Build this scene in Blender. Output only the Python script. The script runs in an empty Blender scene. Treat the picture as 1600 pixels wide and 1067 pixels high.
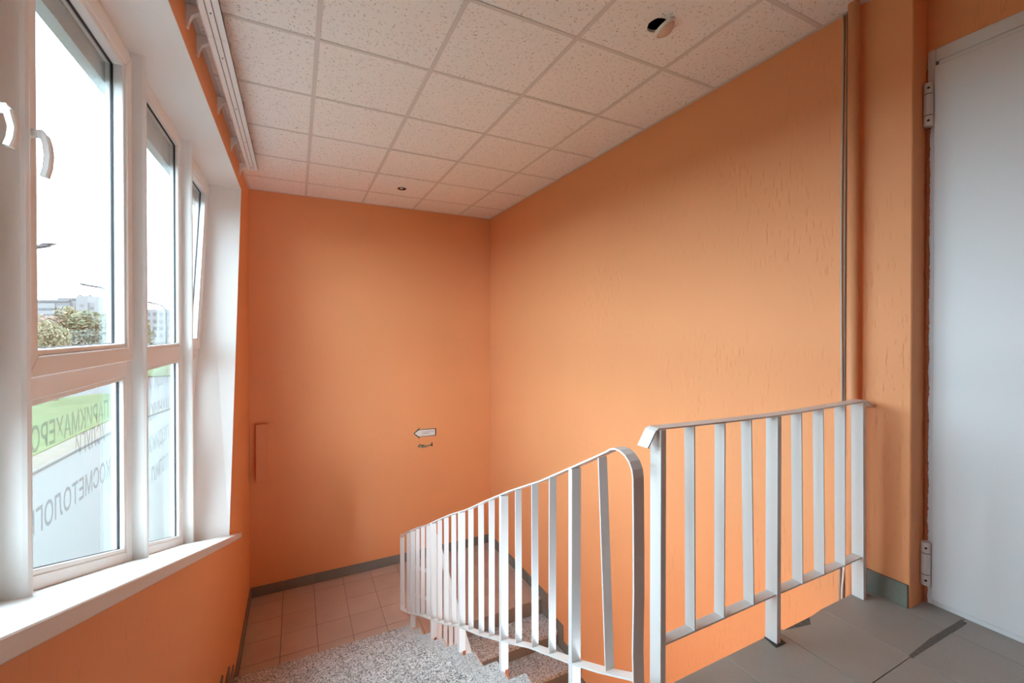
import bpy, bmesh, math, random
from mathutils import Vector, Matrix, noise
random.seed(7)
C = bpy.context.scene.collection
SC = bpy.context.scene
# ------------------------------------------------------------------ camera
YAW = math.radians(26.497); PITCH = math.radians(.35)
cam = bpy.data.cameras.new('camera'); camo = bpy.data.objects.new('camera', cam); C.objects.link(camo)
cam.sensor_width = 36; cam.lens = 36*678/1600; cam.shift_y = -.00772; cam.clip_start = .02; cam.clip_end = 2000
camo.rotation_euler = (math.pi/2-PITCH, 0, -YAW)
SC.camera = camo
# ------------------------------------------------------------------ sky (overcast) and exposure
w = bpy.data.worlds.new('sky'); SC.world = w; w.use_nodes = True
nt = w.node_tree; nt.nodes.clear()
out = nt.nodes.new('ShaderNodeOutputWorld'); bg = nt.nodes.new('ShaderNodeBackground')
tc = nt.nodes.new('ShaderNodeTexCoord'); sep = nt.nodes.new('ShaderNodeSeparateXYZ'); rp = nt.nodes.new('ShaderNodeValToRGB')
rp.color_ramp.elements[0].position = 0; rp.color_ramp.elements[0].color = (.685, .875, 1, 1)
rp.color_ramp.elements[1].position = .7; rp.color_ramp.elements[1].color = (.72, .895, 1, 1)
nt.links.new(tc.outputs['Generated'], sep.inputs[0]); nt.links.new(sep.outputs['Z'], rp.inputs[0])
nt.links.new(rp.outputs[0], bg.inputs[0]); nt.links.new(bg.outputs[0], out.inputs[0])
bg.inputs[1].default_value = 5.0
SC.view_settings.view_transform = 'Standard'; SC.view_settings.look = 'None'
SC.view_settings.gamma = 1; SC.view_settings.use_curve_mapping = False
SC.view_settings.exposure = 1.58
SC.cycles.max_bounces = 14; SC.cycles.diffuse_bounces = 10; SC.cycles.glossy_bounces = 4
SC.cycles.transparent_max_bounces = 24; SC.cycles.use_denoising = True
SC.cycles.caustics_reflective = False; SC.cycles.caustics_refractive = False

# ------------------------------------------------------------------ helpers
def box(bm, x0, x1, y0, y1, z0, z1, M=None):
    vs = [bm.verts.new((x, y, z)) for x in (x0, x1) for y in (y0, y1) for z in (z0, z1)]
    for f in ((0,1,3,2),(4,6,7,5),(0,4,5,1),(2,3,7,6),(0,2,6,4),(1,5,7,3)):
        bm.faces.new([vs[i] for i in f])
    if M is not None:
        for v in vs: v.co = M @ v.co
    return vs
def prism(bm, poly, a0, a1, axis='x'):
    def P(p, a):
        return {'x': (a, p[0], p[1]), 'y': (p[0], a, p[1]), 'z': (p[0], p[1], a)}[axis]
    A = [bm.verts.new(P(p, a0)) for p in poly]; B = [bm.verts.new(P(p, a1)) for p in poly]
    n = len(poly)
    bm.faces.new(A); bm.faces.new(B[::-1])
    for i in range(n): bm.faces.new((A[i], B[i], B[(i+1) % n], A[(i+1) % n]))
def tube(bm, pts, r, n=10, cap=True):
    pts = [Vector(p) for p in pts]; rings = []
    up = None
    for i, p in enumerate(pts):
        t = (pts[min(i+1, len(pts)-1)]-pts[max(i-1, 0)]).normalized()
        if up is None:
            up = t.orthogonal().normalized()
        up = (up - t*up.dot(t)).normalized(); sd = t.cross(up)
        rr = r[i] if isinstance(r, (list, tuple)) else r
        rings.append([bm.verts.new(p + up*rr*math.cos(2*math.pi*k/n) + sd*rr*math.sin(2*math.pi*k/n)) for k in range(n)])
    for a, b in zip(rings, rings[1:]):
        for k in range(n): bm.faces.new((a[k], a[(k+1) % n], b[(k+1) % n], b[k]))
    if cap: bm.faces.new(rings[0][::-1]); bm.faces.new(rings[-1])
def sweep(bm, pts, prof):
    """profile frames given per point: list of 4+ Vectors each"""
    rings = [[bm.verts.new(q) for q in pr] for pr in prof]
    n = len(rings[0])
    for a, b in zip(rings, rings[1:]):
        for k in range(n): bm.faces.new((a[k], a[(k+1) % n], b[(k+1) % n], b[k]))
    bm.faces.new(rings[0][::-1]); bm.faces.new(rings[-1])
def lathe(bm, prof, n=24, M=None):
    rings = []
    for r, z in prof:
        ring = [bm.verts.new((r*math.cos(2*math.pi*k/n), r*math.sin(2*math.pi*k/n), z)) for k in range(n)]
        rings.append(ring)
    for a, b in zip(rings, rings[1:]):
        for k in range(n): bm.faces.new((a[k], a[(k+1) % n], b[(k+1) % n], b[k]))
    bm.faces.new(rings[0][::-1]); bm.faces.new(rings[-1])
    if M is not None:
        for ring in rings:
            for v in ring: v.co = M @ v.co
def mesh(name, bm, mat, smooth=False, bevel=0):
    if bevel:
        bmesh.ops.bevel(bm, geom=bm.edges[:], offset=bevel, segments=1, affect='EDGES', clamp_overlap=True)
    bmesh.ops.recalc_face_normals(bm, faces=bm.faces[:])
    me = bpy.data.meshes.new(name); bm.to_mesh(me); bm.free()
    me.materials.append(mat)
    if smooth:
        for p in me.polygons: p.use_smooth = True
    return me
def obj(name, bm, mat, parent=None, smooth=False, bevel=0, kind=None):
    o = bpy.data.objects.new(name, mesh(name, bm, mat, smooth, bevel)); C.objects.link(o)
    if parent: o.parent = parent; o.matrix_parent_inverse = parent.matrix_basis.inverted()
    if kind: o['kind'] = kind
    return o
def clone(me, name, loc, parent=None, rot=None):
    o = bpy.data.objects.new(name, me); C.objects.link(o); o.location = loc
    if rot: o.rotation_euler = rot
    if parent: o.parent = parent; o.matrix_parent_inverse = parent.matrix_basis.inverted()
    return o
def struct(name, bm, mat, **k):
    return obj(name, bm, mat, kind='structure', **k)
def thing(name, label, cat, loc=(0, 0, 0), group=None, kind=None, rot=None):
    o = bpy.data.objects.new(name, None); C.objects.link(o); o.location = loc; o.empty_display_size = .05
    if rot: o.rotation_euler = rot
    tag(o, label, cat, group, kind); return o
def tag(o, label, cat, group=None, kind=None):
    if label: o['label'] = label
    if cat: o['category'] = cat
    if group: o['group'] = group
    if kind: o['kind'] = kind
    return o
def B(): return bmesh.new()
def bx(*a): b = B(); box(b, *a); return b
def pr(*a): b = B(); prism(b, *a); return b

# ------------------------------------------------------------------ materials
def mat(name, col, rough=.6, spec=.4, metal=0, fn=None):
    m = bpy.data.materials.new(name); m.use_nodes = True; n = m.node_tree
    p = n.nodes['Principled BSDF']; p.inputs['Base Color'].default_value = (*col, 1)
    p.inputs['Roughness'].default_value = rough; p.inputs['Specular IOR Level'].default_value = spec; p.inputs['Metallic'].default_value = metal
    if fn: fn(n, p)
    return m
def N(n, t, **k):
    x = n.nodes.new(t)
    for a, b in k.items(): setattr(x, a, b)
    return x
def pos(n, sc=(1, 1, 1), object_space=False):
    mp = N(n, 'ShaderNodeMapping'); mp.inputs['Scale'].default_value = sc
    if object_space: n.links.new(N(n, 'ShaderNodeTexCoord').outputs['Object'], mp.inputs[0])
    else: n.links.new(N(n, 'ShaderNodeNewGeometry').outputs['Position'], mp.inputs[0])
    return mp.outputs[0]
def noi(n, v, scale, detail=3, rough=.5):
    x = N(n, 'ShaderNodeTexNoise'); x.inputs['Scale'].default_value = scale; x.inputs['Detail'].default_value = detail
    x.inputs['Roughness'].default_value = rough; n.links.new(v, x.inputs['Vector']); return x.outputs['Fac']
def ramp(n, f, stops):
    r = N(n, 'ShaderNodeValToRGB'); e = r.color_ramp.elements
    while len(e) < len(stops): e.new(.5)
    for i, (p, c) in enumerate(stops):
        e[i].position = p; e[i].color = (*c, 1) if isinstance(c, tuple) else (c, c, c, 1)
    n.links.new(f, r.inputs[0]); return r.outputs[0]
def bump(n, p, h, st=.3, dist=.002, prev=None):
    b = N(n, 'ShaderNodeBump'); b.inputs['Strength'].default_value = st; b.inputs['Distance'].default_value = dist
    n.links.new(h, b.inputs['Height'])
    if prev: n.links.new(prev, b.inputs['Normal'])
    n.links.new(b.outputs[0], p.inputs['Normal']); return b.outputs[0]
def mul(n, a, b):
    m = N(n, 'ShaderNodeMix', data_type='RGBA', blend_type='MULTIPLY'); m.inputs[0].default_value = 1
    for i, x in ((6, a), (7, b)):
        if isinstance(x, tuple): m.inputs[i].default_value = (*x, 1)
        else: n.links.new(x, m.inputs[i])
    return m.outputs[2]
def math_(n, op, a, b):
    m = N(n, 'ShaderNodeMath', operation=op)
    for i, x in enumerate((a, b)):
        if isinstance(x, (int, float)): m.inputs[i].default_value = x
        else: n.links.new(x, m.inputs[i])
    return m.outputs[0]

def plaster(col, groove):
    def fn(n, p):
        g = noi(n, pos(n, (1, 1, .14)), 85, 4, .6)           # vertical worm grooves of the float-finished render
        patch = noi(n, pos(n), 1.7, 2)
        gg = ramp(n, g, [(.30, 0.0), (.40, 1.0)])
        fine = noi(n, pos(n), 160, 3, .6)
        b1 = bump(n, p, fine, .10*groove, .002)
        pm = ramp(n, patch, [(.40, .15), (.60, 1.0)])
        h = N(n, 'ShaderNodeMix', data_type='FLOAT'); n.links.new(pm, h.inputs[0]); h.inputs[2].default_value = 1; n.links.new(gg, h.inputs[3])
        bump(n, p, h.outputs[0], .6*groove, .0035, b1)
        tone = ramp(n, noi(n, pos(n), .9, 3), [(.3, .95), (.7, 1.0)])
        n.links.new(mul(n, tone, col), p.inputs['Base Color'])
    return fn
ORANGE = (.79, .345, .150)
M = {}
M['orange'] = mat('orange plaster', ORANGE, .62, .35, fn=plaster(ORANGE, 1))
M['orange_paint'] = mat('orange paint', (.72, .315, .145), .45, .4)
M['white_plaster'] = mat('white plaster', (.82, .83, .82), .7, .3, fn=plaster((.82, .83, .82), .8))
M['pvc'] = mat('white pvc', (.82, .83, .82), .35, .45)
M['pvc_dark'] = mat('black gasket', (.02, .02, .025), .6)
M['sill'] = mat('white sill board', (.70, .70, .69), .35, .45)
def paint_fn(n, p):
    f = noi(n, pos(n), 140, 3)
    bump(n, p, noi(n, pos(n), 45, 2), .12, .001)
    n.links.new(ramp(n, f, [(.22, (.12, .09, .07)), (.245, (.68, .68, .67))]), p.inputs['Base Color'])
M['rail'] = mat('white gloss paint', (.68, .68, .67), .32, .5, fn=paint_fn)
def chip_fn(scale, stops, dirt=None):
    def fn(n, p):
        v = N(n, 'ShaderNodeTexVoronoi'); v.inputs['Scale'].default_value = scale; n.links.new(pos(n), v.inputs['Vector'])
        s = N(n, 'ShaderNodeSeparateColor'); n.links.new(v.outputs['Color'], s.inputs[0])
        c = ramp(n, s.outputs[0], stops)
        e = N(n, 'ShaderNodeTexVoronoi', feature='DISTANCE_TO_EDGE'); e.inputs['Scale'].default_value = scale; n.links.new(pos(n), e.inputs['Vector'])
        k = ramp(n, e.outputs['Distance'], [(.02, .75), (.09, 1.0)])
        st = ramp(n, noi(n, pos(n), 5, 4), [(.3, .86), (.62, 1.0)])
        n.links.new(mul(n, mul(n, c, k), st), p.inputs['Base Color'])
    return fn
M['terrazzo'] = mat('terrazzo', (.4, .4, .38), .5, .4, fn=chip_fn(150, [(0, .08), (.16, .24), (.36, .42), (.62, .56), (.88, .74)]))
M['terrazzo_fine'] = mat('fine terrazzo', (.45, .45, .43), .55, .4, fn=chip_fn(200, [(0, .16), (.16, .36), (.45, .50), (.8, .62)]))
def tilefn(col, amp, sc):
    def fn(n, p):
        f = noi(n, pos(n), sc, 4, .7); g = noi(n, pos(n), 3, 2)
        inf = N(n, 'ShaderNodeObjectInfo')
        a = ramp(n, f, [(.3, 1-amp), (.7, 1.0)]); b = ramp(n, g, [(.3, .88), (.7, 1.0)]); r = ramp(n, inf.outputs['Random'], [(0, .94), (1, 1.0)])
        n.links.new(mul(n, mul(n, mul(n, a, b), r), col), p.inputs['Base Color'])
        bump(n, p, f, .05, .001)
    return fn
M['floor_tile'] = mat('grey porcelain tile', (.42, .395, .36), .5, .45, fn=tilefn((.42, .395, .36), .28, 300))
M['landing_tile'] = mat('beige porcelain tile', (.56, .43, .36), .45, .45, fn=tilefn((.56, .43, .36), .14, 250))
M['skirt'] = mat('grey skirting tile', (.24, .225, .20), .5, .4, fn=tilefn((.24, .225, .20), .25, 160))
M['skirt_green'] = mat('green grey skirting', (.21, .225, .19), .55, .4, fn=tilefn((.21, .225, .19), .35, 220))
M['riser'] = mat('riser tile', (.28, .235, .205), .5, .4, fn=tilefn((.28, .235, .205), .15, 200))
M['grout'] = mat('dark grout', (.07, .062, .055), .9, .2)
M['cement'] = mat('dark cement', (.19, .18, .165), .9, .2, fn=tilefn((.19, .18, .165), .5, 90))
def ceilfn(n, p):
    v = pos(n)
    a = noi(n, v, 70, 1, .4); b = noi(n, v, 58, 1, .5)
    da = ramp(n, math_(n, 'ABSOLUTE', math_(n, 'SUBTRACT', a, .5), 0), [(.016, 1.0), (.028, 0.0)])
    db = ramp(n, b, [(.575, 0.0), (.60, 1.0)])
    d = math_(n, 'MULTIPLY', da, db)
    mx = N(n, 'ShaderNodeMix', data_type='RGBA'); n.links.new(d, mx.inputs[0]); mx.inputs[6].default_value = (.89, .89, .865, 1); mx.inputs[7].default_value = (.38, .35, .31, 1)
    n.links.new(mx.outputs[2], p.inputs['Base Color'])
    bump(n, p, noi(n, v, 220, 3), .15, .001)
M['ceil'] = mat('mineral fibre ceiling tile', (.80, .785, .745), .85, .2, fn=ceilfn)
M['tbar'] = mat('ceiling grid bar', (.68, .67, .64), .5, .4)
M['void'] = mat('ceiling void', (.03, .03, .03), .9, .1)
M['door'] = mat('white steel door paint', (.68, .70, .71), .45, .45, fn=lambda n, p: bump(n, p, noi(n, pos(n), 120, 2), .04, .001))
M['hinge'] = mat('hinge steel paint', (.62, .61, .59), .4, .5)
M['black'] = mat('black plastic', (.015, .014, .013), .5)
M['cable_grey'] = mat('grey cable', (.45, .42, .37), .5)
M['cable_white'] = mat('white cable', (.75, .73, .68), .45)
M['cable_dark'] = mat('dark cable', (.08, .07, .06), .5)
M['chrome'] = mat('dull bronze ring', (.25, .12, .07), .3, .5, .6)
M['opal'] = mat('opal lens', (.75, .55, .42), .25, .5)
M['bulb'] = mat('bulb glass', (.9, .88, .85), .1, .6)
M['paper'] = mat('white sign paper', (.72, .72, .70), .5)
M['sign_edge'] = mat('dark green sign border', (.035, .05, .03), .5)
M['sign_grey'] = mat('grey print', (.42, .44, .46), .5)
M['glue'] = mat('old glue residue', (.42, .36, .22), .8, fn=tilefn((.42, .36, .22), .7, 60))
M['rust'] = mat('rust red primer', (.28, .07, .025), .7)
M['foam'] = mat('painted foam', (.50, .16, .07), .8, fn=lambda n, p: bump(n, p, noi(n, pos(n), 120, 4), .9, .006))
def thin(name, col, tr, tcol=(1, 1, 1), trans=0, gl=0):
    m = bpy.data.materials.new(name); m.use_nodes = True; n = m.node_tree; n.nodes.clear()
    o = N(n, 'ShaderNodeOutputMaterial'); t = N(n, 'ShaderNodeBsdfTransparent'); t.inputs[0].default_value = (*tcol, 1)
    d = N(n, 'ShaderNodeBsdfTranslucent') if trans else N(n, 'ShaderNodeBsdfGlossy')
    d.inputs[0].default_value = (*col, 1)
    if not trans: d.inputs['Roughness'].default_value = .02
    mx = N(n, 'ShaderNodeMixShader'); n.links.new(t.outputs[0], mx.inputs[1]); n.links.new(d.outputs[0], mx.inputs[2])
    if trans: mx.inputs[0].default_value = 1-tr
    else:
        f = N(n, 'ShaderNodeFresnel'); ge = N(n, 'ShaderNodeNewGeometry'); ir = N(n, 'ShaderNodeMix', data_type='FLOAT')
        n.links.new(ge.outputs['Backfacing'], ir.inputs[0]); ir.inputs[2].default_value = 1.25; ir.inputs[3].default_value = 1/1.25; n.links.new(ir.outputs[0], f.inputs[0]); n.links.new(f.outputs[0], mx.inputs[0])
    n.links.new(mx.outputs[0], o.inputs[0]); return m
M['glass'] = thin('window glass', (1, 1, 1), 1, (.97, .985, .98))
M['decal'] = thin('frosted lettering film', (.034, .042, .044), .46, trans=1)

# ------------------------------------------------------------------ measured room
XL, XR, XD, YB, ZC, ZF, ZL = -.447, 2.355, 2.487, 5.39, 1.511, -1.19, -2.857
YN = -2.1                                    # wall behind the camera
ZG = -4.47                                   # entrance floor below
YE = 1.067                                   # edge of the upper floor
SOF = 1.307                                  # window head
def sill_z(y): return -.754-.3668*(max(y, .579)-1.735)  # the sill follows the stairs, level above the upper floor
def rev_y(z): return 4.715-.312*(1.315-z)    # leaning far end of the window opening, at the room face
def revf_y(z): return 4.640-.330*(1.307-z)   # the same at the frame
WALLW = -.80                                 # outer face of the window wall
# ---- walls
b = B()
prism(b, [(YN, SOF), (YB, SOF), (YB, 1.9), (YN, 1.9)], WALLW, XL)
prism(b, [(YN, -5), (.566, -5), (.566, SOF), (YN, SOF)], WALLW, XL)
def sl(y): return sill_z(y)-.043
yr0 = 3.80
prism(b, [(.566, -5), (YB, -5), (YB, sl(yr0)), (yr0, sl(yr0)), (.566, sl(.566))], WALLW, XL)
prism(b, [(rev_y(sl(yr0))+.006, sl(yr0)), (YB, sl(yr0)), (YB, SOF), (rev_y(SOF)+.006, SOF)], WALLW+.002, XL)
wl = struct('wall_left', b, M['orange'])
# white lining of the opening
b = B(); box(b, -.70, XL, .566, rev_y(SOF)+.006, SOF-.006, SOF)
obj('head_lining', b, M['white_plaster'], wl)
b = B()
z0 = sl(yr0)+.01; z1 = SOF-.006
q = [(XL-.0005, rev_y(z0), z0), (XL-.0005, rev_y(z1), z1), (-.70, revf_y(z1)-.004, z1), (-.70, revf_y(z0)-.004, z0)]
A = [b.verts.new(p) for p in q]; D = [b.verts.new((p[0], p[1]+.10, p[2])) for p in q]
b.faces.new(A); b.faces.new(D[::-1])
for i in range(4): b.faces.new((A[i], D[i], D[(i+1) % 4], A[(i+1) % 4]))
obj('side_lining', b, M['white_plaster'], wl)
b = bx(-.79, -.745, .566, 5.0, 1.087, 1.36)
obj('outer_lintel', b, mat('grey outer render', (.44, .50, .52), .9, fn=lambda n, p: bump(n, p, noi(n, pos(n), 60, 4), .6, .01)), wl)
b = bx(-.447, 2.75, YB, YB+.3, -5, 1.9); wb = struct('wall_back', b, M['orange'])
b = bx(XR, 2.75, .897, YB, -5, 1.9); wr = struct('wall_right', b, M['orange'], bevel=.004)
b = B(); box(b, XD, 2.75, YN, .897, 1.223, 1.9); box(b, XD, 2.75, YN, -.12, -1.3, 1.223); box(b, 2.562, 2.75, -.12, .897, -1.3, 1.223)  # last box: unseen fill added behind the door to stop sky light leaking in
struct('wall_right', b, M['orange'])
b = bx(-.8, 2.75, YN-.3, YN, -5, 1.9); struct('wall_near', b, M['orange'])
# faint horizontal lines where the wall was painted in two bands
for z in (-.803, -1.006):
    obj('paint_ridge', bx(-.447, XR, YB-.0016, YB+.01, z-.0025, z+.0025), M['orange'], wb)
    obj('paint_ridge', bx(XR-.0014, XR+.01, 1.14, YB, z-.0025, z+.0025), M['orange'], wr)
obj('paint_ridge', bx(XL-.01, XL+.0016, rev_y(-.815)+.004, YB, -.8225, -.8175), M['orange'], wl)
# ---- ceiling: soffit slab, tiles, grid
ce = struct('ceiling', bx(-.8, 2.75, YN, YB, 1.80, 1.95), M['void'])
gx = [.106+.6*k for k in range(-1, 5)]; gy = [1.866+.61*k for k in range(-7, 7)]
full = mesh('ceiling_tile', bx(-.299, .299, -.304, .304, 0, .014), M['ceil'])
LAMP = (1.622, 1.592); SPOT = (1.015, 4.661)
def holed(x0, x1, y0, y1, hx, hy, hr, n=20, jag=0):
    b = B(); z = 0
    per = []
    for k in range(n):
        a = 2*math.pi*k/n + .16; rr = hr*(1+random.uniform(-jag, jag)); dx, dy = math.cos(a), math.sin(a)
        ts = [t for t in ((x1-hx)/dx if dx > 1e-6 else 9, (x0-hx)/dx if dx < -1e-6 else 9, (y1-hy)/dy if dy > 1e-6 else 9, (y0-hy)/dy if dy < -1e-6 else 9)]
        t = min(ts); per.append(((hx+rr*dx, hy+rr*dy), (hx+t*dx, hy+t*dy), a))
    I = [b.verts.new((*p[0], 0)) for p in per]; J = [b.verts.new((*p[0], .014)) for p in per]; O = [b.verts.new((*p[1], 0)) for p in per]
    cs = [(b.verts.new((x, y, 0)), math.atan2(y-hy, x-hx) % (2*math.pi)) for x in (x0, x1) for y in (y0, y1)]
    for k in range(n):
        l = (k+1) % n; a0 = per[k][2]; a1 = per[l][2] + (2*math.pi if l == 0 else 0)
        mid = [c for c, ca in cs if a0 < ca < a1 or a0 < ca+2*math.pi < a1]
        b.faces.new([I[k], O[k]]+mid+[O[l], I[l]]); b.faces.new((I[k], I[l], J[l], J[k]))
    return b
for i in range(len(gx)-1):
    for j in range(len(gy)-1):
        x0, x1, y0, y1 = gx[i], gx[i+1], gy[j], gy[j+1]
        if y1 < YN+.05 or y0 > YB: continue
        hole = None
        for (hx, hy, hr, jg) in ((LAMP[0]-.012, LAMP[1]+.02, .052, .08), (SPOT[0], SPOT[1], .043, 0)):
            if x0 < hx < x1 and y0 < hy < y1: hole = (hx, hy, hr, jg)
        if hole:
            b = holed(x0+.001, x1-.001, y0+.001, y1-.001, hole[0], hole[1], hole[2], jag=hole[3])
            obj('ceiling_tile', b, M['ceil'], ce).location.z = ZC+.002
        else:
            cx0, cx1, cy0, cy1 = max(x0+.001, -.446), min(x1-.001, 2.486), max(y0+.001, YN), min(y1-.001, YB-.001)
            if (cx0, cx1, cy0, cy1) == (x0+.001, x1-.001, y0+.001, y1-.001):
                clone(full, 'ceiling_tile', ((x0+x1)/2, (y0+y1)/2, ZC+.002+random.uniform(0, .002)), ce, (random.uniform(-.004, .004), random.uniform(-.004, .004), 0))
            else:
                obj('ceiling_tile', bx(cx0, cx1, cy0, cy1, ZC+.002, ZC+.016), M['ceil'], ce)
for x in gx:
    if -.44 < x < 2.48: obj('grid_bar', bx(x-.012, x+.012, YN, YB, ZC-.001, ZC+.001), M['tbar'], ce)
for y in gy:
    if YN < y < YB: obj('grid_bar', bx(-.446, 2.486, y-.011, y+.011, ZC-.0004, ZC+.0012), M['tbar'], ce)
for a in ((XL, XL+.02, YN, YB), (XR-.02, XR, 1.12, YB), (XL, XR, YB-.02, YB)):
    obj('wall_angle', bx(*a, ZC-.002, ZC), M['tbar'], ce)
obj('wall_angle', bx(XR-.02, XR, .9, 1.06, ZC-.002, ZC), M['tbar'], ce)

# ------------------------------------------------------------------ floors
fl = struct('floor', bx(-.447, 2.7, YN, YE-.006, -1.45, ZF-.005), M['cement'])
tx = [-.447, -.415, -.112, .191, .494, .797, 1.10, 1.402, 1.705, 2.008, 2.313, 2.487]; ty = [YE-.304*k for k in range(11)]
tm = mesh('floor_tile', bx(-.1498, .1498, -.1503, .1503, -.012, 0), M['floor_tile'], bevel=.0012)
for i in range(len(tx)-1):
    for j in range(len(ty)-1):
        x0, x1, y1, y0 = tx[i], tx[i+1], ty[j], ty[j+1]
        if x1 > 2.4 and j == 0:
            obj('floor_tile', bx(x0+.001, 2.354, .9, y1-.001, ZF-.012, ZF), M['floor_tile'], fl); y1 = .9
        if abs(x1-x0-.303) < .003 and abs(y1-y0-.304) < .003 and not (i == 8 and j == 0):
            clone(tm, 'floor_tile', ((x0+x1)/2, (y0+y1)/2, ZF+random.uniform(-.0006, .0006)), fl)
        elif i == 8 and j == 0:      # tile with a broken front edge
            obj('floor_tile', pr([(x0+.001, y0+.001), (x1-.001, y0+.001), (x1-.001, y1-.003), (x1-.10, y1-.012), (x1-.14, y1-.04), (x1-.20, y1-.028), (x1-.27, y1-.012), (x0+.02, y1), (x0+.001, y1)], ZF-.012, ZF, 'z'), M['floor_tile'], fl)
        else:
            obj('floor_tile', bx(x0+.001, x1-.001, y0+.001, y1-.001, ZF-.012, ZF), M['floor_tile'], fl)
# dark repair strip in the joint before the door
b = B(); prism(b, [(2.0, .756), (2.44, .748), (2.45, .768), (2.2, .775), (2.01, .768)], ZF-.002, ZF+.0012, 'z')
obj('joint_filler', b, M['cement'], fl)
# lower landing
LY = 3.993
fd = struct('floor', bx(XL, XR, LY+.012, YB, ZL-.2, ZL-.006), M['grout'])
lx = [XL+.012, -.130, .174, .478, .782, 1.086, 1.390, 1.694, 1.998, 2.302, 2.343]; ly = [YB-.012, 5.211, 4.907, 4.603, 4.299, LY]
tm = mesh('landing_tile', bx(-.1502, .1502, -.1502, .1502, -.012, 0), M['landing_tile'], bevel=.001)
for i in range(len(lx)-1):
    for j in range(len(ly)-1):
        x0, x1, y1, y0 = lx[i], lx[i+1], ly[j], ly[j+1]
        if abs(x1-x0-.304) < .003 and abs(y1-y0-.304) < .004:
            clone(tm, 'floor_tile', ((x0+x1)/2, (y0+y1)/2, ZL+random.uniform(-.0005, .0005)), fd)
        else:
            obj('floor_tile', bx(x0+.0018, x1-.0018, y0+.0018, y1-.0018, ZL-.012, ZL), M['landing_tile'], fd)
struct('floor', bx(-.8, 2.75, YN, YB, ZG-.2, ZG), M['cement'])
# baseboards
bb = tag(bpy.data.objects.new('baseboard_back', None), None, None, kind='structure'); C.objects.link(bb)
for i in range(len(lx)-1):
    obj('skirting_tile', bx(lx[i]+.001, lx[i+1]-.001, YB-.012, YB, ZL+.001, ZL+.106), M['skirt'], bb, bevel=.0015)
bb = tag(bpy.data.objects.new('baseboard_left', None), None, None, kind='structure'); C.objects.link(bb)
for j in range(len(ly)-1):
    obj('skirting_tile', bx(XL, XL+.012, ly[j+1]+.001, ly[j]-.001, ZL+.001, ZL+.106), M['skirt'], bb, bevel=.0015)
bb = tag(bpy.data.objects.new('baseboard_right', None), None, None, kind='structure'); C.objects.link(bb)
for j in range(len(ly)-1):
    y0 = ly[j+1]+.001 if j < len(ly)-2 else LY-.11
    obj('skirting_tile', bx(XR-.012, XR, y0, ly[j]-.001, ZL+.001, ZL+.106), M['skirt'], bb, bevel=.0015)
obj('skirting_tile', bx(XR-.012, XR, .903, 1.062, ZF+.001, ZF+.098), M['skirt_green'], bb, bevel=.0015)

# ------------------------------------------------------------------ stairs
ST = .95; RUN, RISE = .317, .1606; YN1 = 3.972   # nosing of the lowest tread
t1 = thing('stair_flight', 'speckled grey terrazzo flight descending beside the window wall to the tiled landing', 'stairs', (0, YN1, ZL))
steps = [(YN1-RUN*k, ZL+RISE*(k+1)) for k in range(9)]
st = []
for k, (yn, zt) in enumerate(steps):
    yb = yn-RUN-.025 if k < 8 else YE
    obj('tread', bx(XL+.012, .80, yb, yn, zt-.05, zt), M['terrazzo'], t1, bevel=.003)
    obj('tread_end', bx(.802, ST-.006, yb, yn, zt-.05, zt-.0006), M['terrazzo_fine'], t1, bevel=.003)
    obj('riser_tile', bx(XL+.012, ST-.012, yn-.035, yn-.02, zt-RISE, zt-.05), M['riser'], t1)
    zs = zt+.1; b = bx(XL+.001, XL+.011, yn-RUN+.0855, yn, zt, zs); box(b, XL+.001, XL+.011, yn-RUN-.02, yn-RUN+.085, zt, zs+RISE-.01)
    obj('skirting_tile', b, M['skirt'], t1)
prof = []
for (yn, zt) in steps:
    prof += [(yn-.02, zt-RISE-.008), (yn-.02, zt-.008)]
prof = [(YN1+.012, ZL-.2), (YN1+.012, ZL-.012), (YN1-.02, ZL-.012)] + prof[1:]
prof += [(1.05, steps[-1][1]-.008), (1.05, steps[-1][1]-.25)]
obj('stringer', pr(prof, .86, ST), M['orange_paint'], t1)
pr2 = [(y, z-.045) for y, z in prof]
obj('stair_slab', pr([(YN1, ZL-.2)]+pr2[1:-2]+[(1.05, steps[-1][1]-.05), (1.05, steps[-1][1]-.3)], XL+.002, .86), M['orange_paint'], t1)
t2 = thing('stair_flight', 'brown speckled terrazzo flight running down along the right wall under the upper floor', 'stairs', (1.7, LY, ZL))
R2, H2, X0, X1 = .30, .147, 1.06, XR-.012
for k in range(11):
    zt = ZL-H2*(k+1); yb = LY-R2*k; yn = yb-R2
    if zt < ZG: break
    obj('tread', bx(X0, X1, yn-.02, yb, zt-.04, zt), M['terrazzo'], t2, bevel=.003)
    for x0, x1 in ((X0, 1.39), (1.392, 1.694), (1.696, 1.998), (2.0, X1)):
        if k: obj('riser_tile', bx(x0, x1, yb-.001, yb+.012, zt+.001, zt+H2-.041), M['riser'], t2)
        else: obj('riser_tile', bx(x0, x1, yb-.002, yb+.011, zt+.001, ZL-.013), M['riser'], t2)
    b = bx(X1, XR-.001, yn, yb-.1105, zt, zt+.1); box(b, X1, XR-.001, yb-.11, yb, zt, zt+.1+H2 if k else ZL)
    obj('skirting_tile', b, M['skirt'], t2)
obj('stair_slab', pr([(LY+.09, ZL-.21), (LY+.09, ZL-.45), (LY-R2*11+.013, ZG-.4)]+[p for k in range(10, -1, -1) for p in ((LY-R2*(k+1)+.013, ZL-H2*(k+1)-.041), (LY-R2*k+.013, ZL-H2*(k+1)-.041))]+[(LY+.013, ZL-.21)], X0, X1-.002), M['orange_paint'], t2)

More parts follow.
